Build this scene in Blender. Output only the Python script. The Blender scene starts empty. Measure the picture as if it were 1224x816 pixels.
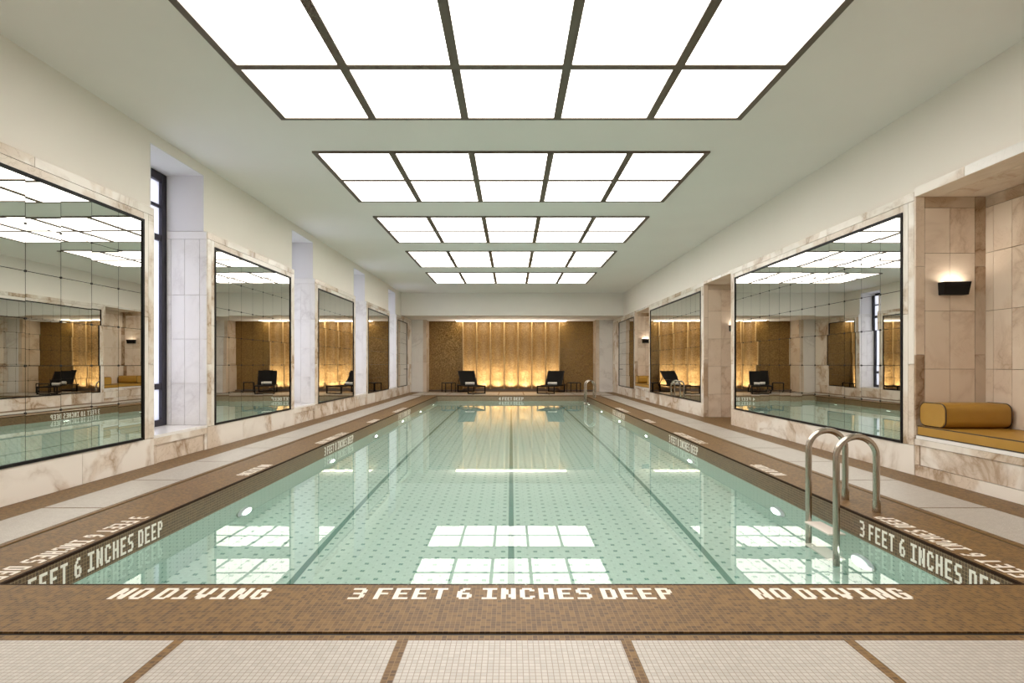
import bpy, bmesh, math, random
from mathutils import Vector, Matrix
random.seed(7)
SC = bpy.context.scene
COL = SC.collection
PI = math.pi
R = math.radians

# ------------------------------------------------------------------ camera, world, exposure
cam = bpy.data.cameras.new('camera')
cam.sensor_fit = 'HORIZONTAL'; cam.sensor_width = 36.0
cam.lens = 680.0 / 1224.0 * 36.0
cam.shift_x = 1.0 / 1224.0
cam.shift_y = 27.0 / 1224.0
cam.clip_start = 0.05; cam.clip_end = 200
camo = bpy.data.objects.new('camera', cam); COL.objects.link(camo)
camo.location = (0, 0, 1.2); camo.rotation_euler = (R(90), 0, 0)
SC.camera = camo

w = bpy.data.worlds.new('daylight'); SC.world = w; w.use_nodes = True
bg = w.node_tree.nodes['Background']
bg.inputs[0].default_value = (0.90, 0.92, 1.0, 1); bg.inputs[1].default_value = 2.5

vs = SC.view_settings
vs.view_transform = 'Standard'; vs.look = 'None'; vs.gamma = 1.0; vs.use_curve_mapping = False
vs.exposure = 0.22
PANEL_E = 4.2          # radiance of the luminous ceiling panels
POOL_E = 700.0          # underwater lamps
UP_W = 90.0            # uplights under the fluted wall
SCONCE_E = 38.0
cy = SC.cycles
cy.use_denoising = True
cy.max_bounces = 16; cy.diffuse_bounces = 5; cy.glossy_bounces = 8; cy.transmission_bounces = 10
cy.sample_clamp_indirect = 4.0
cy.blur_glossy = 0.5

# ------------------------------------------------------------------ materials
class NT:
    def __init__(s, name):
        s.m = bpy.data.materials.new(name); s.m.use_nodes = True
        s.t = s.m.node_tree; s.bsdf = s.t.nodes['Principled BSDF']; s.out = s.t.nodes['Material Output']
    def n(s, typ, **kw):
        nd = s.t.nodes.new(typ)
        for k, v in kw.items(): setattr(nd, k, v)
        return nd
    def l(s, a, b): s.t.links.new(a, b)
    def val(s, sock, v):
        if hasattr(v, 'is_linked') or isinstance(v, bpy.types.NodeSocket): s.l(v, sock)
        else: sock.default_value = v
    def math(s, op, a, b=None, c=None, clamp=False):
        nd = s.n('ShaderNodeMath', operation=op); nd.use_clamp = clamp
        s.val(nd.inputs[0], a)
        if b is not None: s.val(nd.inputs[1], b)
        if c is not None: s.val(nd.inputs[2], c)
        return nd.outputs[0]
    def mix(s, f, a, b):
        nd = s.n('ShaderNodeMix', data_type='RGBA')
        s.val(nd.inputs[0], f); s.val(nd.inputs[6], a); s.val(nd.inputs[7], b)
        return nd.outputs[2]
    def ramp(s, f, stops):
        nd = s.n('ShaderNodeValToRGB'); e = nd.color_ramp.elements
        while len(e) < len(stops): e.new(0.5)
        for i, (p, c) in enumerate(stops): e[i].position = p; e[i].color = c
        s.l(f, nd.inputs[0]); return nd.outputs[0]

def c4(*c): return (c[0], c[1], c[2], 1.0)

def plain(name, col, rough=0.5, metal=0.0, spec=0.5):
    k = NT(name); b = k.bsdf
    b.inputs['Base Color'].default_value = c4(*col); b.inputs['Roughness'].default_value = rough
    b.inputs['Metallic'].default_value = metal; b.inputs['Specular IOR Level'].default_value = spec
    return k.m

def plaster(name, col):
    k = NT(name); b = k.bsdf
    g = k.n('ShaderNodeNewGeometry')
    no = k.n('ShaderNodeTexNoise'); no.inputs['Scale'].default_value = 1.3; no.inputs['Detail'].default_value = 4
    k.l(g.outputs['Position'], no.inputs['Vector'])
    col2 = tuple(x * 0.95 for x in col)
    k.l(k.mix(no.outputs[0], c4(*col2), c4(*col)), b.inputs['Base Color'])
    b.inputs['Roughness'].default_value = 0.85; b.inputs['Specular IOR Level'].default_value = 0.2
    return k.m

def emit(name, col, strength):
    k = NT(name); e = k.n('ShaderNodeEmission')
    e.inputs[0].default_value = c4(*col); e.inputs[1].default_value = strength
    k.l(e.outputs[0], k.out.inputs[0]); return k.m

def mosaic(name, axes, size, cols, grout, rough=0.35, joint=0.09, dots=None, metal=0.0, glitter=0.0, bump=0.15):
    k = NT(name); b = k.bsdf
    g = k.n('ShaderNodeNewGeometry'); sp = k.n('ShaderNodeSeparateXYZ'); k.l(g.outputs['Position'], sp.inputs[0])
    u = sp.outputs['XYZ'.index(axes[0])]; v = sp.outputs['XYZ'.index(axes[1])]
    su = k.math('DIVIDE', u, size); sv = k.math('DIVIDE', v, size)
    fu = k.math('FRACT', su); fv = k.math('FRACT', sv)
    iu = k.math('FLOOR', su); iv = k.math('FLOOR', sv)
    du = k.math('ABSOLUTE', k.math('SUBTRACT', fu, 0.5)); dv = k.math('ABSOLUTE', k.math('SUBTRACT', fv, 0.5))
    mx = k.math('MAXIMUM', du, dv)
    jm = k.math('GREATER_THAN', mx, 0.5 - joint / 2)
    cv = k.n('ShaderNodeCombineXYZ'); k.l(iu, cv.inputs[0]); k.l(iv, cv.inputs[1])
    wn = k.n('ShaderNodeTexWhiteNoise', noise_dimensions='2D'); k.l(cv.outputs[0], wn.inputs['Vector'])
    no = k.n('ShaderNodeTexNoise'); no.inputs['Scale'].default_value = 1.1; no.inputs['Detail'].default_value = 3
    k.l(g.outputs['Position'], no.inputs['Vector'])
    f = k.math('ADD', k.math('MULTIPLY', wn.outputs[0], 0.75), k.math('MULTIPLY', no.outputs[0], 0.25))
    n = len(cols)
    col = k.ramp(f, [(i / max(1, n - 1), c4(*c)) for i, c in enumerate(cols)])
    if dots:
        p, s1, s2, dc = dots
        a = k.math('SUBTRACT', k.math('FRACT', k.math('DIVIDE', u, p)), 0.5)
        c = k.math('SUBTRACT', k.math('FRACT', k.math('DIVIDE', v, p)), 0.5)
        a = k.math('ABSOLUTE', a); c = k.math('ABSOLUTE', c)
        big = k.math('LESS_THAN', k.math('MAXIMUM', a, c), s1 / p / 2)
        sm = k.math('GREATER_THAN', k.math('MINIMUM', a, c), 0.5 - s2 / p / 2)
        dm = k.math('MAXIMUM', big, k.math('MULTIPLY', sm, 0.7))
        col = k.mix(dm, col, c4(*dc))
    col = k.mix(jm, col, c4(*grout))
    k.l(col, b.inputs['Base Color'])
    b.inputs['Roughness'].default_value = rough; b.inputs['Metallic'].default_value = metal
    if glitter:
        # every little tile sits at its own slight angle
        sb = k.n('ShaderNodeVectorMath', operation='SUBTRACT'); k.l(wn.outputs['Color'], sb.inputs[0]); sb.inputs[1].default_value = (0.5, 0.5, 0.5)
        sc = k.n('ShaderNodeVectorMath', operation='SCALE'); k.l(sb.outputs[0], sc.inputs[0]); sc.inputs['Scale'].default_value = glitter
        ad = k.n('ShaderNodeVectorMath', operation='ADD'); k.l(g.outputs['Normal'], ad.inputs[0]); k.l(sc.outputs[0], ad.inputs[1])
        nm = k.n('ShaderNodeVectorMath', operation='NORMALIZE'); k.l(ad.outputs[0], nm.inputs[0])
        k.l(nm.outputs[0], b.inputs['Normal'])
    elif bump:
        bp = k.n('ShaderNodeBump'); bp.inputs['Strength'].default_value = bump; bp.inputs['Distance'].default_value = 0.002
        k.l(k.math('SUBTRACT', 1.0, jm), bp.inputs['Height']); k.l(bp.outputs[0], b.inputs['Normal'])
    return k.m

def marble(name, base, vein, patch, rough=0.22, amount=1.0):
    k = NT(name); b = k.bsdf
    g = k.n('ShaderNodeNewGeometry'); oi = k.n('ShaderNodeObjectInfo')
    off = k.n('ShaderNodeCombineXYZ')
    for i, mlt in enumerate((37.0, 91.0, 53.0)): k.l(k.math('MULTIPLY', oi.outputs['Random'], mlt), off.inputs[i])
    ps = k.n('ShaderNodeVectorMath', operation='ADD'); k.l(g.outputs['Position'], ps.inputs[0]); k.l(off.outputs[0], ps.inputs[1])
    P = ps.outputs[0]
    n1 = k.n('ShaderNodeTexNoise'); n1.inputs['Scale'].default_value = 0.95; n1.inputs['Detail'].default_value = 7; n1.inputs['Roughness'].default_value = 0.55; n1.inputs['Distortion'].default_value = 0.7
    k.l(P, n1.inputs['Vector'])
    v1 = k.math('ABSOLUTE', k.math('SUBTRACT', n1.outputs[0], 0.5))
    vm = k.ramp(v1, [(0.0, c4(1, 1, 1)), (0.012, c4(.55, .55, .55)), (0.05, c4(0, 0, 0))])
    n2 = k.n('ShaderNodeTexNoise'); n2.inputs['Scale'].default_value = 1.0; n2.inputs['Detail'].default_value = 4; n2.inputs['Distortion'].default_value = 0.5
    k.l(P, n2.inputs['Vector'])
    pm = k.ramp(n2.outputs[0], [(0.475, c4(0, 0, 0)), (0.52, c4(.65, .65, .65)), (0.68, c4(1, 1, 1))])
    n3 = k.n('ShaderNodeTexNoise'); n3.inputs['Scale'].default_value = 5.0; n3.inputs['Detail'].default_value = 6; n3.inputs['Distortion'].default_value = 2.0
    k.l(P, n3.inputs['Vector'])
    v3 = k.ramp(k.math('ABSOLUTE', k.math('SUBTRACT', n3.outputs[0], 0.5)), [(0.0, c4(1, 1, 1)), (0.03, c4(0, 0, 0))])
    col = k.mix(k.math('MULTIPLY', pm, 0.75 * amount), c4(*base), c4(*patch))
    brk = k.ramp(n2.outputs[0], [(0.40, c4(0.1, 0.1, 0.1)), (0.6, c4(1, 1, 1))])
    col = k.mix(k.math('MULTIPLY', k.math('MULTIPLY', vm, brk), 0.85 * amount), col, c4(*vein))
    col = k.mix(k.math('MULTIPLY', k.math('MULTIPLY', v3, pm), 0.35 * amount), col, c4(*vein))
    k.l(col, b.inputs['Base Color']); b.inputs['Roughness'].default_value = rough
    return k.m

BROWN = [(.055, .025, .005), (.125, .062, .014), (.205, .11, .026)]
M = {}
M['plaster'] = plaster('wall_plaster', (.86, .81, .745))
M['plaster_far'] = plaster('bulkhead_plaster', (.87, .83, .78))
M['ceiling'] = plaster('ceiling_paint', (.87, .845, .815))
M['reveal'] = plaster('reveal_paint', (.78, .76, .76))
M['mortar'] = plain('mortar', (.30, .22, .15), .9)
M['marble'] = marble('calacatta_marble', (.80, .745, .675), (.33, .22, .13), (.62, .49, .37), amount=1.12)
M['marble_warm'] = marble('warm_marble_tile', (.76, .64, .52), (.36, .22, .13), (.66, .51, .38), amount=.55)
M['marble_vein'] = marble('veined_marble_border', (.60, .49, .38), (.22, .13, .07), (.42, .28, .17), amount=1.2)
M['marble_white'] = marble('white_marble', (.84, .81, .78), (.45, .40, .38), (.76, .73, .70), amount=.45)
M['deck_brown'] = mosaic('brown_deck_mosaic', 'XY', .0235, BROWN, (.24, .14, .05), .55, .12)
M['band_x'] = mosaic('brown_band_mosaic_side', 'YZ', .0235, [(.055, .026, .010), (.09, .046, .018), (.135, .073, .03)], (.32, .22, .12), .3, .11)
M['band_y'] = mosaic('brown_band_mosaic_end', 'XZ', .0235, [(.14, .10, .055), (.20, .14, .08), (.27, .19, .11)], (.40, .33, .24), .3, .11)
M['deck_white'] = mosaic('white_deck_mosaic', 'XY', .0235, [(.41, .385, .35), (.46, .43, .39), (.50, .47, .43)], (.27, .22, .175), .4, .13)
GRN = (.10, .27, .22)
PT = [(.50, .64, .58), (.54, .68, .62), (.58, .72, .66)]
M['pool_floor'] = mosaic('pool_floor_tile', 'XY', .025, PT, (.48, .61, .55), .3, .08, dots=(.15, .036, .018, GRN))
M['pool_x'] = mosaic('pool_side_tile', 'YZ', .025, PT, (.48, .61, .55), .3, .08, dots=(.10, .022, .014, GRN))
M['pool_y'] = mosaic('pool_end_tile', 'XZ', .025, PT, (.48, .61, .55), .3, .08, dots=(.10, .022, .014, GRN))
M['lane'] = plain('dark_green_lane_tile', (.13, .26, .22), .3)
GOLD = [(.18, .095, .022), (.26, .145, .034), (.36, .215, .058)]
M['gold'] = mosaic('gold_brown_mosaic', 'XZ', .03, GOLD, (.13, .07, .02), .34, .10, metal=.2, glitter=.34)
M['gold_flute'] = mosaic('lit_gold_mosaic', 'XZ', .03, [(.20, .112, .036), (.28, .165, .058), (.39, .25, .10)], (.20, .12, .05), .32, .10, metal=.15, glitter=.34)  # paler copy of the gold mosaic, uplight wash mixed into its colour
M['gold_rib'] = plain('gold_rib', (.50, .34, .16), .4, .2)
M['letters'] = plain('ivory_letter_tile', (.80, .74, .66), .4)
M['letters_wall'] = plain('white_letter_tile', (.82, .79, .72), .3)
M['dark_edge'] = plain('dark_bullnose_tile', (.028, .014, .008), .7, 0, .1)
M['gutter'] = plain('dark_gutter', (.015, .011, .008), .6)
M['bronze'] = plain('bronze_frame', (.13, .10, .075), .5, .2)
M['black'] = plain('black_metal', (.006, .005, .005), .5, 0, .2)
M['window_metal'] = plain('dark_window_metal', (.035, .032, .045), .4, .3)
M['mirror'] = plain('mirror_glass', (.80, .80, .76), 0.0, 1.0)
M['diffuser'] = emit('luminous_ceiling_panel', (1.0, .94, .87), PANEL_E)
def lamp_lens():
    k = NT('pool_lamp_lens'); e = k.n('ShaderNodeEmission'); e.inputs[0].default_value = c4(.86, 1.0, .93)
    tc = k.n('ShaderNodeTexCoord'); sp = k.n('ShaderNodeSeparateXYZ'); k.l(tc.outputs['Object'], sp.inputs[0])
    r = k.math('SQRT', k.math('ADD', k.math('POWER', sp.outputs[1], 2.0), k.math('POWER', sp.outputs[2], 2.0)))
    f = k.math('SUBTRACT', 1.0, k.math('DIVIDE', r, .145), clamp=True)
    k.l(k.math('ADD', k.math('MULTIPLY', k.math('POWER', f, 5.0), POOL_E), .42), e.inputs[1])  # soft halo around the lamp painted into the emission of a wide lens
    k.l(e.outputs[0], k.out.inputs[0]); return k.m
M['pool_lamp'] = lamp_lens()
M['sconce_lamp'] = emit('sconce_lamp', (1.0, .90, .76), SCONCE_E)
M['soffit_glow'] = emit('soffit_glow', (1.0, .88, .68), 8.0)
M['chrome'] = plain('brushed_steel', (.50, .45, .39), .2, 1.0)
M['lamp_rim'] = plain('pale_lamp_rim', (.50, .62, .57), .4)
M['step'] = plain('white_step', (.78, .72, .66), .4)
M['sling'] = plain('black_sling_fabric', (.006, .005, .005), .8, 0, .15)
M['lounger_frame'] = plain('dark_bronze_lounger_frame', (.010, .006, .004), .5, 0, .2)
M['towel'] = plain('white_towel', (.85, .82, .78), .95)
M['piping'] = plain('dark_piping', (.03, .015, .006), .7)
def leather():
    k = NT('mustard_upholstery'); b = k.bsdf
    g = k.n('ShaderNodeNewGeometry'); no = k.n('ShaderNodeTexNoise'); no.inputs['Scale'].default_value = 6; no.inputs['Detail'].default_value = 5
    k.l(g.outputs['Position'], no.inputs['Vector'])
    k.l(k.mix(no.outputs[0], c4(.34, .175, .018), c4(.44, .24, .035)), b.inputs['Base Color'])
    b.inputs['Roughness'].default_value = .5; return k.m
M['mustard'] = leather()
def water():
    k = NT('pool_water'); gl = k.n('ShaderNodeBsdfGlass')
    gl.inputs['Color'].default_value = c4(.97, 1.0, .985); gl.inputs['Roughness'].default_value = 0; gl.inputs['IOR'].default_value = 1.333
    g = k.n('ShaderNodeNewGeometry'); no = k.n('ShaderNodeTexNoise'); no.inputs['Scale'].default_value = 1.4; no.inputs['Detail'].default_value = 2
    k.l(g.outputs['Position'], no.inputs['Vector'])
    bp = k.n('ShaderNodeBump'); bp.inputs['Strength'].default_value = .012; bp.inputs['Distance'].default_value = .02
    k.l(no.outputs[0], bp.inputs['Height']); k.l(bp.outputs[0], gl.inputs['Normal'])
    k.l(gl.outputs[0], k.out.inputs[0]); return k.m
M['water'] = water()
def frosted():
    k = NT('frosted_window_glass')
    tr = k.n('ShaderNodeBsdfTranslucent'); tr.inputs[0].default_value = c4(.84, .845, .88)
    tp = k.n('ShaderNodeBsdfTransparent'); tp.inputs[0].default_value = c4(.80, .80, .95)
    mx = k.n('ShaderNodeMixShader'); mx.inputs[0].default_value = .12
    k.l(tr.outputs[0], mx.inputs[1]); k.l(tp.outputs[0], mx.inputs[2])
    gs = k.n('ShaderNodeBsdfGlossy'); gs.inputs['Roughness'].default_value = .15
    m2 = k.n('ShaderNodeMixShader'); m2.inputs[0].default_value = .05
    k.l(mx.outputs[0], m2.inputs[1]); k.l(gs.outputs[0], m2.inputs[2]); k.l(m2.outputs[0], k.out.inputs[0]); return k.m
M['frosted'] = frosted()

# ------------------------------------------------------------------ mesh helpers
class MB:
    def __init__(s): s.v = []; s.f = []
    def box(s, x0, x1, y0, y1, z0, z1):
        i = len(s.v)
        s.v += [(x0,y0,z0),(x1,y0,z0),(x1,y1,z0),(x0,y1,z0),(x0,y0,z1),(x1,y0,z1),(x1,y1,z1),(x0,y1,z1)]
        s.f += [tuple(i + j for j in q) for q in ((0,3,2,1),(4,5,6,7),(0,1,5,4),(1,2,6,5),(2,3,7,6),(3,0,4,7))]
        return s
    def poly_prism(s, pts, ext):
        """closed outline (3d points) pushed along ext"""
        i = len(s.v); n = len(pts); e = Vector(ext)
        s.v += [tuple(p) for p in pts] + [tuple(Vector(p) + e) for p in pts]
        s.f.append(tuple(range(i + n - 1, i - 1, -1))); s.f.append(tuple(range(i + n, i + 2 * n)))
        for j in range(n): s.f.append((i + j, i + (j + 1) % n, i + n + (j + 1) % n, i + n + j))
        return s
    def tube(s, path, r, seg=12, cap=True):
        i = len(s.v); n = len(path); path = [Vector(p) for p in path]
        up = None
        for a, p in enumerate(path):
            t = (path[min(a + 1, n - 1)] - path[max(a - 1, 0)]).normalized()
            if up is None:
                up = Vector((0, 0, 1)) if abs(t.z) < .9 else Vector((0, 1, 0))
            sd = t.cross(up).normalized(); up = sd.cross(t).normalized()
            for q in range(seg):
                ang = 2 * PI * q / seg
                s.v.append(tuple(p + (sd * math.cos(ang) + up * math.sin(ang)) * r))
        for a in range(n - 1):
            for q in range(seg):
                q2 = (q + 1) % seg
                s.f.append((i + a * seg + q, i + a * seg + q2, i + (a + 1) * seg + q2, i + (a + 1) * seg + q))
        if cap:
            s.f.append(tuple(i + q for q in range(seg - 1, -1, -1)))
            s.f.append(tuple(i + (n - 1) * seg + q for q in range(seg)))
        return s
    def bar(s, a, b, wd, ht):
        """rectangular bar between two points"""
        a = Vector(a); b = Vector(b); t = (b - a).normalized()
        up = Vector((0, 0, 1)) if abs(t.z) < .9 else Vector((0, 1, 0))
        sd = t.cross(up).normalized() * wd / 2; u = sd.cross(t).normalized() * ht / 2
        i = len(s.v)
        for p in (a, b):
            for q in (-sd - u, sd - u, sd + u, -sd + u): s.v.append(tuple(p + q))
        s.f += [tuple(i + j for j in q) for q in ((0,1,2,3),(7,6,5,4),(0,4,5,1),(1,5,6,2),(2,6,7,3),(3,7,4,0))]
        return s
    def mesh(s, name, mat):
        me = bpy.data.meshes.new(name); me.from_pydata(s.v, [], s.f)
        bm = bmesh.new(); bm.from_mesh(me); bmesh.ops.recalc_face_normals(bm, faces=bm.faces); bm.to_mesh(me); bm.free()
        if mat: me.materials.append(mat)
        return me
    def build(s, name, mat, parent=None, bevel=0.0, smooth=False, seg=2):
        me = s.mesh(name, mat)
        if bevel:
            bm = bmesh.new(); bm.from_mesh(me)
            bmesh.ops.bevel(bm, geom=list(bm.edges), offset=bevel, segments=seg, profile=.6, affect='EDGES', clamp_overlap=True)
            bm.to_mesh(me); bm.free()
        if smooth:
            for p in me.polygons: p.use_smooth = True
        return link(name, me, parent)

def link(name, me, parent=None):
    o = bpy.data.objects.new(name, me); COL.objects.link(o)
    if parent is not None: o.parent = parent
    return o

def empty(name, loc=(0, 0, 0), rz=0.0):
    o = bpy.data.objects.new(name, None); o.location = loc; o.rotation_euler = (0, 0, rz); COL.objects.link(o)
    o.empty_display_size = .1
    return o

def tag(o, label, cat, group=None, kind=None):
    o['label'] = label; o['category'] = cat
    if group: o['group'] = group
    if kind: o['kind'] = kind
    return o

def struct(o): o['kind'] = 'structure'; return o

def bx(name, mat, dims, parent=None, bevel=0.0):
    return MB().box(*dims).build(name, mat, parent, bevel)

def copy_tree(o, parent=None):
    c = o.copy(); COL.objects.link(c); c.parent = parent
    for ch in o.children: copy_tree(ch, c)
    return c

# ------------------------------------------------------------------ dimensions (metres)
LX, RX = -4.27, 4.35            # faces of the marble cladding
LP, RP = -4.32, 4.40            # faces of the plaster above it
CZ = 3.99                       # ceiling
YB, YE = -2.3, 24.4             # wall behind the camera, marble end piers
NICHE_Y, NICHE_X = 25.3, 3.65
SOFFIT = 3.10
PX, PY0, PY1 = 2.79, 3.109, 21.42   # pool edge
WZ = -.19                       # water level
GX0, GX1 = 3.325, 3.36          # overflow gutter
GY0, GY1 = 2.519, 2.552
FY0, FY1 = 21.98, 22.012
RC = [(6.8 + 4.4 * k, 8.0 + 4.4 * k) for k in range(4)]     # window recesses, left wall
NR = [(4.1, 6.14, 5.11), (11.25, 12.87, 5.75), (17.95, 20.0, 5.11)]   # niches, right wall (y0, y1, back x)
NZ = 3.0

# ------------------------------------------------------------------ floor
fl = MB()
fl.box(-5.6, 6.2, YB, GY0, -.2, 0).box(-5.6, 6.2, FY1, 25.7, -.2, 0)
fl.box(-5.6, -GX1, GY0, FY1, -.2, 0).box(GX1, 6.2, GY0, FY1, -.2, 0)
floor = struct(fl.build('floor', M['deck_brown']))
gt = MB()
gt.box(-GX1, GX1, GY0, GY1, -.2, -.008).box(-GX1, GX1, FY0, FY1, -.2, -.008)
gt.box(-GX1, -GX0, GY1, FY0, -.2, -.008).box(GX0, GX1, GY1, FY0, -.2, -.008)
gt.build('gutter_shade', M['gutter'], floor)  # dark fill close to deck level, stands for the shade inside the slot
def panel(x0, x1, y0, y1): bx('mosaic_panel', M['deck_white'], (x0, x1, y0, y1, -.004, .002), floor)
xl = [.0135 + .969 * (k + .5) for k in range(-5, 5)]
for a, b in zip(xl[:-1], xl[1:]):
    panel(a + .0235, b - .0235, .9, 2.469); panel(a + .0235, b - .0235, -1.4, .853)
ys = [4.745 + 1.132 * k for k in range(-2, 16)]
for sx, xa, xb in ((-1, -3.905, -3.405), (1, 3.405, 3.985)):
    for a, b in zip(ys[:-1], ys[1:]):
        if b > 21.9: b = 21.9
        panel(xa, xb, a + .012, b - .012)
        if b == 21.9: break
xf = [-3.9] + [1.0 * (k + .5) for k in range(-4, 4)] + [3.98]
for a, b in zip(xf[:-1], xf[1:]): panel(a + .02, b - .02, 22.06, 24.3)

# ------------------------------------------------------------------ pool: basin, coping, lettering, water
ba = MB()
pool = MB()
pool.box(-GX0, -PX, PY0 - .5, PY1 + .5, -1.75, -.215).box(PX, GX0, PY0 - .5, PY1 + .5, -1.75, -.215)
basin = struct(pool.build('pool_basin', M['pool_x']))
MB().box(-PX, PX, GY1, PY0, -1.75, -.215).box(-PX, PX, PY1, FY0, -1.75, -.215).build('pool_end_wall', M['pool_y'], basin)
MB().poly_prism([(-PX, PY0, -1.26), (-PX, PY1, -1.41), (-PX, PY1, -1.75), (-PX, PY0, -1.75)], (2 * PX, 0, 0)).build('pool_bottom', M['pool_floor'], basin)
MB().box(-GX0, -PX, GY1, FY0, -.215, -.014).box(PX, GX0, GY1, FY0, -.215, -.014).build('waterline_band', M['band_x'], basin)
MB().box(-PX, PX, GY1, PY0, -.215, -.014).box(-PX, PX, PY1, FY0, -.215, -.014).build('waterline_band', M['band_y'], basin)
fz = lambda y: -1.26 - .15 * (y - PY0) / (PY1 - PY0)
for x in (-1.79, 0, 1.79):
    ya, yb = PY0 + 1.0, PY1 - .8
    if x == 0: ya, yb = PY0 + .2, PY1 - .3
    h = .028
    MB().poly_prism([(x - h, ya, fz(ya) - .01), (x - h, ya, fz(ya) + .003), (x - h, yb, fz(yb) + .003), (x - h, yb, fz(yb) - .01)], (2 * h, 0, 0)).build('lane_line', M['lane'], basin)

cp = MB(); e = .018
cp.box(-GX0, GX0, GY1, PY0 - e, -.014, 0).box(-GX0, GX0, PY1 + e, FY0, -.014, 0)
cp.box(-GX0, -PX - e, PY0 - e, PY1 + e, -.014, 0).box(PX + e, GX0, PY0 - e, PY1 + e, -.014, 0)
coping = struct(cp.build('pool_coping', M['deck_brown']))
# dark bullnose tiles along the lip
def lip(n, a, length, horizontal, pos):
    st = length / n
    if horizontal: me = MB().box(-st / 2 + .0015, st / 2 - .0015, -e / 2, e / 2, -.018, -.001)
    else: me = MB().box(-e / 2, e / 2, -st / 2 + .0015, st / 2 - .0015, -.018, -.001)
    me = me.mesh('edge_tile', M['dark_edge'])
    for i in range(n):
        o = link('edge_tile', me, coping)
        t = a + (i + .5) * st
        o.location = (t, pos, 0) if horizontal else (pos, t, 0)
lip(35, -PX - e, 2 * PX + 2 * e, True, PY0 - e / 2)
lip(35, -PX - e, 2 * PX + 2 * e, True, PY1 + e / 2)
lip(110, PY0, PY1 - PY0, False, -PX - e / 2)
lip(110, PY0, PY1 - PY0, False, PX + e / 2)

GL = {
 '3': '111110 000011 000011 011110 000011 000011 111110', 'F': '111111 110000 110000 111110 110000 110000 110000',
 'E': '111111 110000 110000 111110 110000 110000 111111', 'T': '111111 001100 001100 001100 001100 001100 001100',
 '6': '001110 011000 110000 111110 110011 110011 011110', 'I': '111111 001100 001100 001100 001100 001100 111111',
 'N': '110011 111011 111011 111011 110111 110111 110011', 'C': '011110 110011 110000 110000 110000 110011 011110',
 'H': '110011 110011 110011 111111 110011 110011 110011', 'S': '011111 110000 110000 011110 000011 000011 111110',
 'D': '111110 110011 110011 110011 110011 110011 111110', 'P': '111110 110011 110011 111110 110000 110000 110000',
 'O': '011110 110011 110011 110011 110011 110011 011110', 'V': '110011 110011 110011 110011 011110 011110 001100',
 'G': '011110 110011 110000 110111 110011 110011 011110', '4': '000110 001110 011110 110110 111111 000110 000110',
 '8': '011110 110011 110011 011110 110011 110011 011110', '1': '001100 011100 001100 001100 001100 001100 111111',
 '0': '011110 110011 110011 110011 110011 110011 011110'}
def text_width(t, adv, sp, wd): return sum(sp if ch == ' ' else adv for ch in t) - (adv - wd)
def lettering(t, origin, du, dv, nrm, adv, sp, wd, ht, mat, parent):
    """mosaic letters: origin = lower left corner, du / dv = reading and up directions"""
    o = Vector(origin); du = Vector(du); dv = Vector(dv); nv = Vector(nrm) * .0015
    mb = MB(); x = 0.0; cw = wd / 6; chh = ht / 7
    for ch in t:
        if ch == ' ': x += sp; continue
        rows = GL[ch].split()
        for r, row in enumerate(rows):
            c = 0
            while c < 6:
                if row[c] == '1':
                    d = c
                    while d < 6 and row[d] == '1': d += 1
                    y1 = ht - r * chh; y0 = y1 - chh
                    pts = [o + du * (x + a * cw) + dv * b for a, b in ((c, y0), (d, y0), (d, y1), (c, y1))]
                    i = len(mb.v)
                    mb.v += [tuple(p - nv) for p in pts] + [tuple(p + nv) for p in pts]
                    mb.f += [tuple(i + j for j in q) for q in ((4,5,6,7),(0,1,5,4),(1,2,6,5),(2,3,7,6),(3,0,4,7))]
                    c = d
                else: c += 1
        x += adv
    return mb.build('depth_lettering', mat, parent)
DM, ND = '3 FEET 6 INCHES DEEP', 'NO DIVING'
AD, SPC, LW = .0985, .032, .077
ly0, lh = 2.905, .14
tw = text_width(DM, AD, SPC, LW); nw = text_width(ND, AD, SPC, LW)
X_, Y_, Z_ = (1,0,0), (0,1,0), (0,0,1); nX, nY = (-1,0,0), (0,-1,0)
lettering(DM, (-tw / 2 + .003, ly0, 0), X_, Y_, Z_, AD, SPC, LW, lh, M['letters'], coping)
lettering(ND, (-2.068, ly0, 0), X_, Y_, Z_, AD, SPC, LW, lh, M['letters'], coping)
lettering(ND, (2.068 - nw, ly0, 0), X_, Y_, Z_, AD, SPC, LW, lh, M['letters'], coping)
def side_text(t, y_start, y_end):
    """the same words on both long sides: on the coping (read from the deck) and on the wall band (read from the water)"""
    for s in (-1, 1):
        a = .078; w_ = .058
        tl = text_width(t, a, .04, w_)
        ym = (y_start + y_end) / 2
        if s < 0: lettering(t, (-2.975, ym + tl / 2, 0), nY, X_, Z_, a, .04, w_, .135, M['letters'], coping)
        else: lettering(t, (2.975, ym - tl / 2, 0), Y_, nX, Z_, a, .04, w_, .135, M['letters'], coping)
def wall_text(t, y_start, y_end):
    a = (y_end - y_start + .02) / 17.8; w_ = a * .74; sp = a * .45
    lettering(t, (-PX, y_start, -.172), Y_, Z_, X_, a, sp, w_, .125, M['letters_wall'], basin)
    lettering(t, (PX, y_end, -.172), nY, Z_, nX, a, sp, w_, .125, M['letters_wall'], basin)
side_text(DM, 3.05, 4.5); side_text(ND, 6.04, 6.88); side_text('3 FEET 8 INCHES DEEP', 8.5, 10.05); side_text('3 FEET 10 INCHES DEEP', 14.1, 15.7); side_text(ND, 11.6, 12.4)
wall_text(DM, 3.17, 4.55); wall_text('3 FEET 8 INCHES DEEP', 8.5, 10.05); wall_text('3 FEET 10 INCHES DEEP', 14.05, 15.65)
t4 = '4 FEET DEEP'; w4 = text_width(t4, AD, SPC, LW)
lettering(t4, (-w4 / 2, PY1, -.165), X_, Z_, nY, AD, SPC, LW, .12, M['letters_wall'], basin)

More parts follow.
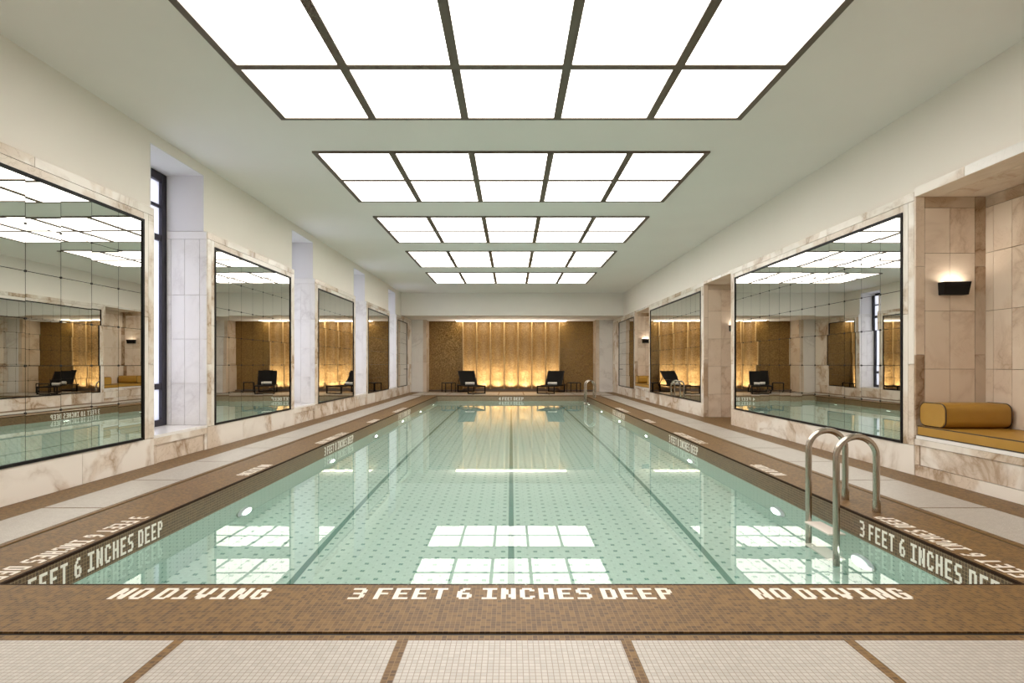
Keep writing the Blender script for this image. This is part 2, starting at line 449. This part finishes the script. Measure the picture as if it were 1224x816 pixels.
wm = bpy.data.meshes.new('pool_water')
wm.from_pydata([(-PX, PY0, WZ), (PX, PY0, WZ), (PX, PY1, WZ), (-PX, PY1, WZ)], [], [(0, 1, 2, 3)]); wm.materials.append(M['water'])
tag(link('pool_water', wm), 'clear still water filling the long mosaic swimming pool', 'water', kind='stuff')

# ------------------------------------------------------------------ ceiling and walls
LIGHT_Y = [(.89 + 3.28 * k) for k in range(-1, 6)]      # start of each luminous field
ceiling = struct(bx('ceiling', M['ceiling'], (-5.6, 6.2, YB - .2, 25.7, CZ, CZ + .2)))
wb = struct(bx('wall_back', M['plaster'], (-5.6, 6.2, YB - .2, YB, -.2, CZ)))

wl = MB()
edges = [YB] + [v for p in RC for v in p] + [YE]
for a, b in zip(edges[0::2], edges[1::2]): wl.box(-5.3, LP, a, b, -.2, CZ)
for a, b in RC:
    wl.box(-5.3, LP, a, b, 3.85, CZ)
wall_left = struct(wl.build('wall_left', M['plaster']))
wr = MB()
edges = [YB] + [v for p in NR for v in p[:2]] + [YE]
for a, b in zip(edges[0::2], edges[1::2]): wr.box(RP, 6.1, a, b, -.2, CZ)
for a, b, xb in NR:
    wr.box(RP, 6.1, a, b, NZ + .02, CZ); wr.box(xb + .02, 6.1, a, b, -.2, NZ + .02)
wall_right = struct(wr.build('wall_right', M['plaster']))

G = .0025   # half joint
def slab(parent, x0, x1, y0, y1, z0, z1, mat='marble', shrink='yz'):
    d = [x0, x1, y0, y1, z0, z1]
    if 'x' in shrink: d[0] += G; d[1] -= G
    if 'y' in shrink: d[2] += G; d[3] -= G
    if 'z' in shrink: d[4] += G; d[5] -= G
    return bx('marble_slab', M[mat], d, parent)

def clad(parent, xf, xb, y0, y1, m0, m1, z_m0=.333, z_m1=2.87):
    """marble face of one wall pier around one mirror: xf = face, xb = back"""
    x0, x1 = min(xf, xb), max(xf, xb)
    mid = (xf + xb) / 2
    MB().box(min(xb, mid), max(xb, mid), y0 + .01, y1 - .01, 0, 3.05).build('mortar_bed', M['mortar'], parent)
    B = .095
    nb = max(1, round((y1 - y0) / 1.25)); st = (y1 - y0) / nb
    for i in range(nb): slab(parent, x0, x1, y0 + i * st, y0 + (i + 1) * st, 0, z_m0 - .012)
    nt = max(1, round((y1 - y0) / 1.6)); st = (y1 - y0) / nt
    for i in range(nt): slab(parent, x0, x1, y0 + i * st, y0 + (i + 1) * st, z_m1 + B, 3.06)
    nt = max(1, round((m1 - m0) / 1.9)); st = (m1 - m0 + .024) / nt
    for i in range(nt): slab(parent, x0, x1, m0 - .012 + i * st, m0 - .012 + (i + 1) * st, z_m1 + .012, z_m1 + B)
    for a, b in ((m0 - B, m0 - .012), (m1 + .012, m1 + B)):
        zb = z_m0 - .012
        for za, zc in ((zb, 1.75), (1.75, z_m1 + B)): slab(parent, x0, x1, a, b, za, zc)
    for a, b in ((y0, m0 - B), (m1 + B, y1)):
        if b - a > .02:
            for za, zc in ((z_m0 - .012, 1.2), (1.2, z_m1 + B)): slab(parent, x0, x1, a, b, za, zc)

ML = [(3.8 + 4.4 * k, 6.6 + 4.4 * k) for k in range(4)] + [(21.42, 23.3)]
PL = [(3.4, 6.8)] + [(8.0 + 4.4 * k, 11.2 + 4.4 * k) for k in range(3)] + [(21.2, YE)]
for (a, b), (m0, m1) in zip(PL, ML): clad(wall_left, LX, LP, a, b, m0, m1)
MR = [(6.33, 11.05), (13.06, 17.77), (20.2, 22.95)]
PR = [(6.14, 11.25), (12.87, 17.95), (20.0, YE)]
for (a, b), (m0, m1) in zip(PR, MR): clad(wall_right, RX, RP, a, b, m0, m1)
bx('mortar_bed', M['mortar'], (LX - .05, LX - .025, YB, 3.39, 0, 3.05), wall_left)
bx('mortar_bed', M['mortar'], (RX + .025, RX + .05, YB, 4.09, 0, 3.05), wall_right)
for i in range(4):
    st = (3.4 - YB) / 4; slab(wall_left, LX - .05, LX, YB + i * st, YB + (i + 1) * st, 0, 3.06)
    st = (4.1 - YB) / 4; slab(wall_right, RX, RX + .05, YB + i * st, YB + (i + 1) * st, 0, 3.06)

# window recesses of the left wall
WX = -4.84
rows = [.345, .93, 1.55, 2.17, 2.79, 3.06]
wn_ = 0
for a, b in RC:
    for yy, s in ((b, -1), (a, 1)):
        y0, y1 = (yy - .02, yy) if s < 0 else (yy, yy + .02)
        cols = [LX - .005, LX - .10, LX - .31, LX - .50, WX + .01]
        for zi, (z0, z1) in enumerate(zip(rows[:-1], rows[1:])):
            if zi == len(rows) - 2: z0, z1 = 2.95, 3.06
            elif zi == len(rows) - 3: z1 = 2.95
            if zi == len(rows) - 2:
                slab(wall_left, WX + .01, LX - .005, y0, y1, z0, z1, 'marble_white', 'xz'); continue
            for xa, xb in zip(cols[1:], cols[:-1]): slab(wall_left, xa, xb, y0, y1, z0, z1, 'marble_white', 'xz')
        bx('reveal_lining', M['reveal'], (WX + .01, LP + .001, y0 + (.004 if s < 0 else 0), y1 - (0 if s < 0 else .004), 3.065, 3.85), wall_left)
    bx('reveal_lining', M['reveal'], (WX + .01, LP + .001, a, b, 3.84, 3.851), wall_left)
    bx('mortar_bed', M['mortar'], (-5.2, LX - .06, a, b, -.1, .31), wall_left)
    slab(wall_left, WX - .02, LX - .002, a, b, .31, .345, 'marble_white', 'y')      # sill
    slab(wall_left, LX - .07, LX - .004, a, b, .225, .31, 'marble', 'y')
    slab(wall_left, LX - .07, LX - .004, a, a + .07, 0, .225, 'marble', 'yz'); slab(wall_left, LX - .07, LX - .004, b - .07, b, 0, .225, 'marble', 'yz')
    slab(wall_left, LX - .07, LX - .022, a + .07, b - .07, 0, .225, 'marble', 'yz')
    # window
    wn_ += 1
    win = struct(empty('window_%d' % wn_, (WX, (a + b) / 2, .345)))
    hw = (b - a) / 2 - .005; T = 3.495
    fr = MB()
    fr.box(-.09, 0, -hw, -hw + .11, 0, T).box(-.09, 0, hw - .11, hw, 0, T)
    fr.box(-.09, 0, -hw + .11, hw - .11, 0, .085).box(-.09, 0, -hw + .11, hw - .11, T - .12, T)
    fr.build('window_frame', M['window_metal'], win, bevel=.006)
    bars = [(.545, .08), (2.60, .085), (3.035, .04)]
    for zc, tt in bars: bx('glazing_bar', M['window_metal'], (-.075, -.012, -hw + .1, hw - .1, zc - tt / 2, zc + tt / 2), win, .004)
    zz = [.08, .545, 2.60, 3.035, T - .11]
    for z0, z1 in zip(zz[:-1], zz[1:]): bx('window_pane', M['frosted'], (-.05, -.042, -hw + .1, hw - .1, z0, z1), win)

# niches of the right wall
RROWS = [0, .52, 1.146, 1.77, 2.392, 2.88]
for ni, (a, b, xb) in enumerate(NR):
    bench = ni != 1
    zb = .435 if bench else 0
    bx('mortar_bed', M['mortar'], (xb + .012, xb + .02, a, b, 0, NZ), wall_right)
    for yy, s in ((b, -1), (a, 1)):
        y0, y1 = (yy - .02, yy) if s < 0 else (yy, yy + .02)
        nc = max(2, round((xb - RX - .22) / .27)); cw = (xb - RX - .22) / nc
        bx('mortar_bed', M['mortar'], (RX + .03, xb, y0 + (.012 if s < 0 else 0), y1 - (0 if s < 0 else .012), 0, NZ), wall_right)
        for z0, z1 in zip(RROWS[:-1], RROWS[1:]):
            if z1 <= zb: continue
            for j in range(nc): slab(wall_right, RX + .10 + j * cw, RX + .10 + (j + 1) * cw, y0, y1, max(z0, zb), z1, 'marble_warm', 'xz')
        slab(wall_right, RX + .10, xb - .12, y0, y1, 2.88, NZ, 'marble_vein', 'xz')
        for z0, z1 in ((zb, 1.3), (1.3, 2.25), (2.25, NZ)):
            slab(wall_right, RX, RX + .10, y0, y1, z0, z1, 'marble_warm' if z0 > 1 else 'marble_vein', 'xz')
            slab(wall_right, xb - .12, xb, y0 - (.004 if s < 0 else 0), y1 + (0 if s < 0 else .004), z0, z1, 'marble_vein', 'xz')
    n = round((b - a - .24) / .235); cw = (b - a - .24) / n
    for z0, z1 in zip(RROWS[:-1], RROWS[1:]):
        if z1 <= zb: continue
        for j in range(n): slab(wall_right, xb - .008, xb + .012, a + .12 + j * cw, a + .12 + (j + 1) * cw, max(z0, zb), z1, 'marble_warm')
        for q in (a + .02, b - .12): slab(wall_right, xb - .008, xb + .012, q, q + .1, max(z0, zb), z1, 'marble_warm')
    slab(wall_right, xb - .008, xb + .012, a + .02, b - .02, 2.88, NZ, 'marble_vein')
    for q in range(3):   # soffit planks
        cwx = (xb - RX) / 3; slab(wall_right, RX + q * cwx, RX + (q + 1) * cwx, a, b, NZ, NZ + .02, 'marble_warm', 'xy')
    nl = 3
    for q in range(nl):  # lintel band
        st = (b - a) / nl; slab(wall_right, RX, RP, a + q * st, a + (q + 1) * st, NZ, 3.10 if ni == 0 else 3.06, 'marble_white' if q % 2 else 'marble')
    if bench:
        bx('mortar_bed', M['mortar'], (RX + .04, xb - .03, a + .03, b - .03, 0, .40), wall_right)
        slab(wall_right, RX + .004, xb - .01, a + .02, b - .02, .40, .435, 'marble_white', 'y')
        slab(wall_right, RX + .004, RX + .06, a + .0, b - .0, .33, .40)
        slab(wall_right, RX + .004, RX + .06, a, b, 0, .12)
        slab(wall_right, RX + .004, RX + .06, a, a + .07, .12, .33); slab(wall_right, RX + .004, RX + .06, b - .07, b, .12, .33)
        slab(wall_right, RX + .016, RX + .06, a + .07, b - .07, .12, .33)

# end wall: bulkhead, piers, niche with fluted mosaic
struct(bx('trim_1', M['plaster_far'], (LP - .2, RP + .2, 22.3, 25.7, SOFFIT, CZ)))
we = struct(MB().box(-5.6, -NICHE_X - .0, YE + .03, 25.7, -.2, SOFFIT).box(NICHE_X, 6.2, YE + .03, 25.7, -.2, SOFFIT).box(-NICHE_X, NICHE_X, NICHE_Y + .24, 25.75, -.2, SOFFIT).build('wall_end', M['plaster']))
zr = [0, .62, 1.25, 1.88, 2.51, SOFFIT]
for s in (-1, 1):
    wx = LX if s < 0 else RX
    for z0, z1 in zip(zr[:-1], zr[1:]):
        q = sorted((s * (NICHE_X + .13), wx)); slab(we, q[0], q[1], YE, YE + .03, z0, z1, 'marble_white', 'xz')
        q = sorted((s * NICHE_X, s * (NICHE_X + .13))); slab(we, q[0], q[1], YE, YE + .03, z0, z1, 'marble_warm', 'xz')
        q = sorted((s * (NICHE_X - .015), s * NICHE_X)); slab(we, q[0], q[1], YE, NICHE_Y, z0, z1, 'marble_warm', 'yz')
FX = 2.135; NB = 7; bw = 2 * FX / NB
for s in (-1, 1):
    q = sorted((s * FX, s * (NICHE_X - .015)))
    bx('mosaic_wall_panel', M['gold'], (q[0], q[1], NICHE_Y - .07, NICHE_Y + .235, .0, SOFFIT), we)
def bay_mesh():
    mb = MB(); n = 14; hw = bw / 2 - .02; dep = .27; n = 20
    pts = []
    for i in range(n + 1):
        t = -1 + 2 * i / n
        pts.append((hw * math.sin(t * PI / 2), dep * math.cos(t * PI / 2) - .07))
    i0 = 0
    for z in (.0, SOFFIT): mb.v += [(x, y, z) for x, y in pts]
    for i in range(n): mb.f.append((i, i + 1, n + 2 + i, n + 1 + i))
    me = mb.mesh('fluted_panel', M['gold_flute'])
    for p in me.polygons: p.use_smooth = True
    return me
bm_ = bay_mesh()
rib_ = MB().box(-.02, .02, -.10, .20, 0, SOFFIT).mesh('rib', M['gold_rib'])
# scalloped plinth
pp = [(-bw / 2, 0), (bw / 2, 0), (bw / 2, .10)] + [(bw / 2 * math.cos(t), .10 + .045 * math.sin(t)) for t in [PI * k / 8 for k in range(1, 8)]] + [(-bw / 2, .10)]
pl_ = MB().poly_prism([(x, -.24, z) for x, z in pp], (0, .03, 0)).mesh('plinth_scallop', M['bronze'])
for i in range(NB):
    xc = -FX + (i + .5) * bw
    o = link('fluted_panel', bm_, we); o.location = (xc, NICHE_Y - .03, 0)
    o = link('plinth_scallop', pl_, we); o.location = (xc, NICHE_Y, 0)
    for wt, size, tilt in ((1.0, 110, 14), (3.2, 52, 5)):      # one flood and one narrow lamp behind every scallop
        li = bpy.data.lights.new('uplight', 'SPOT'); li.energy = UP_W * wt; li.color = (1.0, .93, .82); li.spot_size = R(size); li.spot_blend = 1.0; li.shadow_soft_size = .03
        lo = bpy.data.objects.new('uplight', li); COL.objects.link(lo); lo.location = (xc, NICHE_Y - .10, .06)
        lo.rotation_euler = (R(180 - tilt), 0, 0)
for i in range(NB + 1):
    o = link('rib', rib_, we); o.location = (-FX + i * bw, NICHE_Y - .03, 0)
for s in (-1, 1):
    q = sorted((s * FX, s * (NICHE_X - .02)))
    bx('plinth', M['bronze'], (q[0], q[1], NICHE_Y - .24, NICHE_Y - .075, 0, .06), we)
cv = tag(empty('soffit_glow_strip', (0, 25.0, SOFFIT)), 'long warm glowing strip standing in for the light on the soffit above the fluted mosaic wall', 'light')  # added emissive strip imitating the glow on the soffit, also brightens the end deck
bx('glow_back', M['bronze'], (-2.45, 2.45, -.28, .18, -.006, -.001), cv)
bx('diffuser', M['soffit_glow'], (-2.42, 2.42, -.26, .16, -.014, -.006), cv)

# ------------------------------------------------------------------ luminous ceiling fields
FWX, FL = 5.22, 2.29
PLACE = {-1: 'lit ceiling grid of ten panels behind the camera', 0: 'lit ceiling grid of ten panels directly over the near deck',
         1: 'largest lit ceiling grid of ten white panels, cut by the top of the photo', 2: 'second lit ceiling grid of ten white panels from the top of the photo',
         3: 'third lit ceiling grid of ten white panels, halfway down the pool', 4: 'fourth lit ceiling grid, second from the fluted end wall',
         5: 'smallest lit ceiling grid of white panels, nearest the fluted end wall'}
proto = None
for k, y0 in zip(range(-1, 6), LIGHT_Y):
    if k < 0: continue
    if proto is None:
        proto = empty('ceiling_light', (0, y0, CZ))
        F_ = .065; E_ = .04; B_ = .085; hx = FWX / 2
        f = MB().box(-hx, -hx + F_, 0, FL, -.022, 0).box(hx - F_, hx, 0, FL, -.022, 0).box(-hx + F_, hx - F_, 0, E_, -.022, 0).box(-hx + F_, hx - F_, FL - E_, FL, -.022, 0)
        f.build('frame', M['bronze'], proto)
        cw = FWX / 5
        for i in range(1, 5): bx('grid_bar', M['bronze'], (-hx + i * cw - B_ / 2, -hx + i * cw + B_ / 2, E_, FL - E_, -.024, -.001), proto)
        bx('grid_bar', M['bronze'], (-hx + F_, hx - F_, FL / 2 - .038, FL / 2 + .038, -.022, -.001), proto)
        pm = MB().box(-cw / 2 + .02, cw / 2 - .02, -FL / 4 + .02, FL / 4 - .02, -.012, -.003).mesh('light_panel', M['diffuser'])
        for i in range(5):
            for j in range(2):
                o = link('light_panel', pm, proto); o.location = (-hx + (i + .5) * cw, (j + .5) * FL / 2, 0)
        t = proto
    else:
        t = copy_tree(proto); t.location = (0, y0, CZ)
    tag(t, PLACE[k], 'ceiling light', 'luminous ceiling grids over the pool')

# ------------------------------------------------------------------ mirrors made of square panes
def mirror(side, m0, m1, cols, label, group, rows=6, handle=None):
    xf = LX if side < 0 else RX
    inn = 1 if side < 0 else -1            # direction into the room
    z0, z1 = .333, 2.87
    root = tag(empty('wall_mirror', (xf, m0, z0)), label, 'mirror', group)
    L = m1 - m0; H = z1 - z0; t = .016
    def bxx(xa, xb, *r): q = sorted((xa * inn, xb * inn)); return (q[0], q[1]) + r
    f = MB()
    f.box(*bxx(-.02, .012, -.012, t, -.012, H + .012)).box(*bxx(-.02, .012, L - t, L + .012, -.012, H + .012))
    f.box(*bxx(-.02, .012, t, L - t, -.012, t)).box(*bxx(-.02, .012, t, L - t, H - t, H + .012))
    f.build('frame', M['black'], root)
    bx('backing', M['gutter'], bxx(-.018, -.012, 0, L, 0, H), root)
    pw = (L - 2 * t) / cols; ph = (H - 2 * t) / rows
    me = MB().box(-.003, .003, -pw / 2 + .0026, pw / 2 - .0026, -ph / 2 + .0026, ph / 2 - .0026).mesh('mirror_pane', M['mirror'])
    dot = MB()
    for i in range(cols):
        for j in range(rows):
            o = link('mirror_pane', me, root)
            o.location = (-.005 * inn, t + (i + .5) * pw, t + (j + .5) * ph)
            o.rotation_euler = (0, random.gauss(0, .001), random.gauss(0, .001))
            if i and j:
                y, z = t + i * pw, t + j * ph
                q = sorted((-.004 * inn, .004 * inn)); r = .011
                ring = [(q[0], y + r * math.cos(2 * PI * a / 8), z + r * math.sin(2 * PI * a / 8)) for a in range(8)]
                dot.poly_prism(ring, (q[1] - q[0], 0, 0))
    d = dot.build('rosettes', M['gutter'], root); d['kind'] = 'stuff'
    if handle is not None:
        h = MB().tube([(0, handle, 1.0 - z0), (.06 * inn, handle, 1.0 - z0)], .012).tube([(.06 * inn, handle - .01, 1.0 - z0), (.06 * inn, handle + .12, 1.0 - z0)], .011)
        h.build('lever_handle', M['black'], root)
g1, g2 = 'pane mirrors on the window wall', 'pane mirrors on the bench niche wall'
NM = ['large grid mirror on the window wall, cut by the left photo edge', 'black framed grid mirror on the window wall between the first and second window recess',
      'black framed grid mirror on the window wall between the second and third window recess', 'black framed grid mirror on the window wall between the third and fourth window recess',
      'narrow grid mirror with a lever handle, beside the end pier on the window wall']
for k, (a, b) in enumerate(ML): mirror(-1, a, b, 7 if k < 4 else 5, NM[k], g1, handle=1.6 if k == 4 else None)
mirror(1, *MR[0], 13, 'wide grid mirror behind the near pool ladder, beside the mustard bench', g2)
mirror(1, *MR[1], 13, 'wide grid mirror between the empty niche and the far bench niche', g2)
mirror(1, *MR[2], 7, 'narrow grid mirror with a lever handle, beyond the far bench niche', g2, handle=2.35)

# ------------------------------------------------------------------ sconces
def sconce(x, y, z, label):
    r = tag(empty('wall_sconce', (x, y, z)), label, 'sconce', 'black wall sconces in the niches')
    mb = MB(); bw0, bw1, d0, d1, h = .134, .141, .075, .105, .135
    outer = [(-bw0, 0, 0), (bw0, 0, 0), (bw0, -d0, 0), (-bw0, -d0, 0), (-bw1, 0, h), (bw1, 0, h), (bw1, -d1, h), (-bw1, -d1, h)]
    mb.v = outer[:]; mb.f = [(0, 1, 2, 3), (0, 1, 5, 4), (1, 2, 6, 5), (2, 3, 7, 6), (3, 0, 4, 7)]
    t = .008; ins = [(-bw1 + t, -t, h), (bw1 - t, -t, h), (bw1 - t, -d1 + t, h), (-bw1 + t, -d1 + t, h)]
    low = [(x_, y_, h - .05) for x_, y_, _ in ins]
    mb.v += ins + low
    for i in range(4):
        j = (i + 1) % 4
        mb.f += [(4 + i, 4 + j, 8 + j, 8 + i), (8 + i, 8 + j, 12 + j, 12 + i)]
    mb.f.append((12, 13, 14, 15))
    mb.build('shade', M['black'], r)
    bx('lamp', M['sconce_lamp'], (-.09, .09, -.075, -.02, h - .045, h - .03), r)
    return r
sconce(4.73, 6.14 - .02, 1.94, 'black wall sconce glowing above the near mustard bench')
sconce(5.06, 12.87 - .02, 1.94, 'black wall sconce half hidden in the empty niche')
sconce(4.73, 20.0 - .02, 1.94, 'small black wall sconce above the far mustard bench')

# ------------------------------------------------------------------ upholstered benches
def cushion(x0, x1, y0, y1, z0, z1, label):
    o = MB().box(x0, x1, y0, y1, z0, z1).build('bench_cushion', M['mustard'], None, bevel=.018, smooth=True, seg=3)
    tag(o, label, 'cushion', 'mustard bench cushions')
    for z in (z0 + .006, z1 - .006):
        p = MB().tube([(x0 + .004, y0 + .004, z), (x1 - .004, y0 + .004, z), (x1 - .004, y1 - .004, z), (x0 + .004, y1 - .004, z), (x0 + .004, y0 + .004, z)], .006, 6)
        p.build('piping', M['piping'], o)
def rrect(hw, hh, r, n=6):
    pts = []
    for cx, cz, a0 in ((hw - r, hh - r, 0), (-hw + r, hh - r, 90), (-hw + r, -hh + r, 180), (hw - r, -hh + r, 270)):
        for i in range(n + 1):
            a = R(a0 + 90 * i / n); pts.append((cx + r * math.cos(a), cz + r * math.sin(a)))
    return pts
def bolster(x0, x1, yc, z0, hw, hh, label):
    ring = rrect(hw, hh, .075)
    n = len(ring)
    mb = MB(); prof = [(0, .93), (.012, .985), (.03, 1.0)]
    xs = [(x0 + d, s) for d, s in prof] + [(x0 + (x1 - x0) * t, 1.0 + .015 * math.sin(PI * t)) for t in (.25, .5, .75)] + [(x1 - d, s) for d, s in reversed(prof)]
    for x, s in xs: mb.v += [(x, yc + a * s, z0 + hh + b * s) for a, b in ring]
    for k in range(len(xs) - 1):
        for i in range(n):
            j = (i + 1) % n; mb.f.append((k * n + i, k * n + j, (k + 1) * n + j, (k + 1) * n + i))
    mb.f.append(tuple(range(n))); mb.f.append(tuple(range((len(xs) - 1) * n, len(xs) * n)))
    o = mb.build('bolster_cushion', M['mustard'], None, smooth=False)
    for p_ in o.data.polygons:
        if len(p_.vertices) == 4: p_.use_smooth = True
    tag(o, label, 'bolster', 'mustard bolsters on the benches')
    for x in (x0 + .012, x1 - .012):
        p = MB().tube([(x, yc + a * .995, z0 + hh + b * .995) for a, b in ring] + [(x, yc + ring[0][0] * .995, z0 + hh + ring[0][1] * .995)], .006, 6, cap=False)
        p.build('piping', M['piping'], o)
for ni, nm in ((0, 'near'), (2, 'far')):
    a, b, xb = NR[ni]
    cushion(RX + .012, xb - .02, a + .028, b - .028, .436, .542, '%s mustard bench cushion with dark piping on the marble bench' % nm)
    bolster(RX + .03, xb - .04, b - .215, .549, .18, .122, 'mustard bolster on the %s bench under the sconce' % nm)
    bolster(RX + .03, xb - .04, a + .215, .549, .18, .122, 'mustard bolster on the %s bench at the end without a sconce' % nm)

# ------------------------------------------------------------------ pool ladders
def ladder(y, label):
    r = tag(empty('pool_ladder', (0, y, 0)), label, 'ladder', 'steel pool ladders')
    xa, xb, rad = 2.635, 2.96, .1625; xc = (xa + xb) / 2; zt = .45
    path = [(xa, 0, -.95), (xa, 0, -.4), (xa, 0, .1)] + [(xc - rad * math.cos(t), 0, zt + rad * math.sin(t)) for t in [PI * k / 16 for k in range(17)]] + [(xb, 0, .1), (xb, 0, .002)]
    me = MB().tube(path, .026, 16).mesh('handrail', M['chrome'])
    for p in me.polygons: p.use_smooth = len(p.vertices) == 4
    fm = MB().tube([(0, 0, .002), (0, 0, .10)], .031, 16).mesh('deck_flange', M['chrome'])
    st = MB().box(xa - .05, xa + .09, -.19, .19, -.015, .015).mesh('tread', M['step'])
    for dy in (-.215, .215):
        o = link('handrail', me, r); o.location = (0, dy, 0)
        f = link('deck_flange', fm, o); f.location = (xb, 0, 0)
    for z in (-.2, -.85):
        o = link('tread', st, r); o.location = (0, 0, z)
ladder(4.825, 'steel pool ladder with two hooped rails on the near right pool edge')
ladder(20.2, 'small distant steel pool ladder beside the end wall, at the far corner')

# ------------------------------------------------------------------ underwater lamps
def dome(d):
    mb = MB(); n = 20
    for k in range(4):
        t = k / 4 * PI / 2
        mb.v += [(d * .04 * math.sin(t), .145 * math.cos(t) * math.cos(2 * PI * i / n), .145 * math.cos(t) * math.sin(2 * PI * i / n)) for i in range(n)]
    for k in range(3):
        for i in range(n): mb.f.append((k * n + i, k * n + (i + 1) % n, (k + 1) * n + (i + 1) % n, (k + 1) * n + i))
    mb.f.append(tuple(range(3 * n, 4 * n))); return mb
lm = None
ORD = ['nearest', 'second', 'third', 'fourth', 'fifth', 'farthest']
for s, sd in ((-1, 'window side'), (1, 'bench side')):
    spots = [(5.93 + 2.83 * k, 'round underwater lamp in the %s pool wall, %s of the row of six' % (sd, ORD[k])) for k in range(6)]
    if s > 0: spots.append((4.5, 'round underwater lamp glowing just below the near pool ladder'))
    for y, lb in spots:
        r = tag(empty('pool_lamp', (s * PX, y, -.76)), lb, 'pool light', 'underwater lamps in the pool walls')
        ring = MB()
        q = [(0, .155 * math.cos(2 * PI * i / 20), .155 * math.sin(2 * PI * i / 20)) for i in range(20)]
        if lm is None:
            lm = {}
        if s not in lm:
            lm[s] = (MB().poly_prism(q, (-s * .012, 0, 0)).mesh('rim', M['lamp_rim']),
                     dome(-s).mesh('lens', M['pool_lamp']))
        link('rim', lm[s][0], r); o = link('lens', lm[s][1], r); o.location = (-s * .012, 0, 0)

# ------------------------------------------------------------------ loungers, towels, side tables
def lounger(x, y, rz, label):
    r = tag(empty('sun_lounger', (x, y, .002), rz), label, 'lounger', 'black sun loungers before the fluted wall')
    W = .35; t = .045; zs = .30
    for sx in (-1, 1): MB().bar((sx * W, -.95, zs), (sx * W, .95, zs), t, t).build('side_rail', M['lounger_frame'], r)
    for yy in (-.93, .80):
        lg = MB()
        for sx in (-1, 1): lg.bar((sx * W, yy, t / 2), (sx * W, yy, zs), t, t)
        lg.bar((-W - t / 2, yy, t / 2), (W + t / 2, yy, t / 2), t, t)
        lg.bar((-W - t / 2, yy, zs), (W + t / 2, yy, zs), t, t)
        lg.build('leg_frame', M['lounger_frame'], r)
    MB().box(-W + .02, W - .02, -.92, .28, zs - .005, zs + .012).build('seat_sling', M['sling'], r, bevel=.004)
    a = R(50); L = .78
    top = (0, .26 + L * math.cos(a), zs + L * math.sin(a))
    bk = MB()
    n = 8
    pts = []
    for i in range(n + 1):
        u = i / n; d = -.02 * math.sin(PI * u)
        yy = .26 + L * u * math.cos(a) - d * math.sin(a); z = zs + .012 + L * u * math.sin(a) + d * math.cos(a)
        pts.append((yy, z))
    outline = [(-W + .015, yy, z) for yy, z in pts] + [(-W + .015, yy + .016, z - .012) for yy, z in reversed(pts)]
    bk.poly_prism(outline, (2 * W - .03, 0, 0)); bk.build('back_sling', M['sling'], r)
    fr = MB()
    for sx in (-1, 1): fr.bar((sx * W, .26, zs + .01), (sx * W, top[1], top[2]), .03, .03)
    fr.bar((-W, top[1], top[2]), (W, top[1], top[2]), .03, .03)
    fr.build('back_frame', M['lounger_frame'], r)
    st = MB()
    for sx in (-1, 1): st.bar((sx * (W - .03), .62, zs + .40), (sx * (W - .03), .88, zs), .02, .02)
    st.build('prop', M['lounger_frame'], r)
    return r
def towel(x, y, z, rz, label):
    r = MB()
    path = []
    n = 40
    for i in range(n + 1):      # spiral section of a rolled towel
        a = 2 * PI * 2.5 * i / n; q = .022 + .043 * i / n
        path.append((q * math.cos(a), q * math.sin(a)))
    mb = MB(); th = .011
    for sgn in (-.19, .19):
        mb.v += [(sgn, a, b) for a, b in path]; 
        mb.v += [(sgn, a * (1 - th / math.hypot(a, b)), b * (1 - th / math.hypot(a, b))) for a, b in path]
    m = n + 1
    for i in range(n):
        A, B, C_, D = i, m + i, 2 * m + i, 3 * m + i
        mb.f += [(A, A + 1, C_ + 1, C_), (B, D, D + 1, B + 1), (A, B, B + 1, A + 1), (C_, C_ + 1, D + 1, D)]
    mb.f += [(0, 2 * m, 3 * m, m), (n, m + n, 3 * m + n, 2 * m + n)]
    o = mb.build('rolled_towel', M['towel'])
    o.location = (x, y, z); o.rotation_euler = (0, 0, rz)
    tag(o, label, 'towel', 'rolled towels on the loungers')
def table(x, y, rz, label):
    r = tag(empty('side_table', (x, y, .002), rz), label, 'table', 'slim side tables beside the loungers')
    h = .41; W = .235; t = .03
    bx('table_top', M['lounger_frame'], (-W, W, -W, W, h - .03, h), r, .003)
    for sx in (-1, 1):
        for sy in (-1, 1): bx('leg', M['lounger_frame'], (sx * (W - t / 2) - t / 2, sx * (W - t / 2) + t / 2, sy * (W - t / 2) - t / 2, sy * (W - t / 2) + t / 2, 0, h - .03), r)
for s, sd in ((-1, 'window side'), (1, 'bench side')):
    rz = -s * R(19)
    lx, ly_ = s * 1.70, 23.85
    lounger(lx, ly_, rz, 'black sling sun lounger with raised back, on the %s of the end deck' % sd)
    d = Vector((0, .12, 0)); d.rotate(Matrix.Rotation(rz, 3, 'Z'))
    towel(lx + d.x, ly_ + d.y, .316 + .066, rz, 'rolled white towel on the %s lounger' % sd)
    table(s * 2.68, 24.35, -s * R(28), 'small dark open side table beside the %s lounger' % sd)
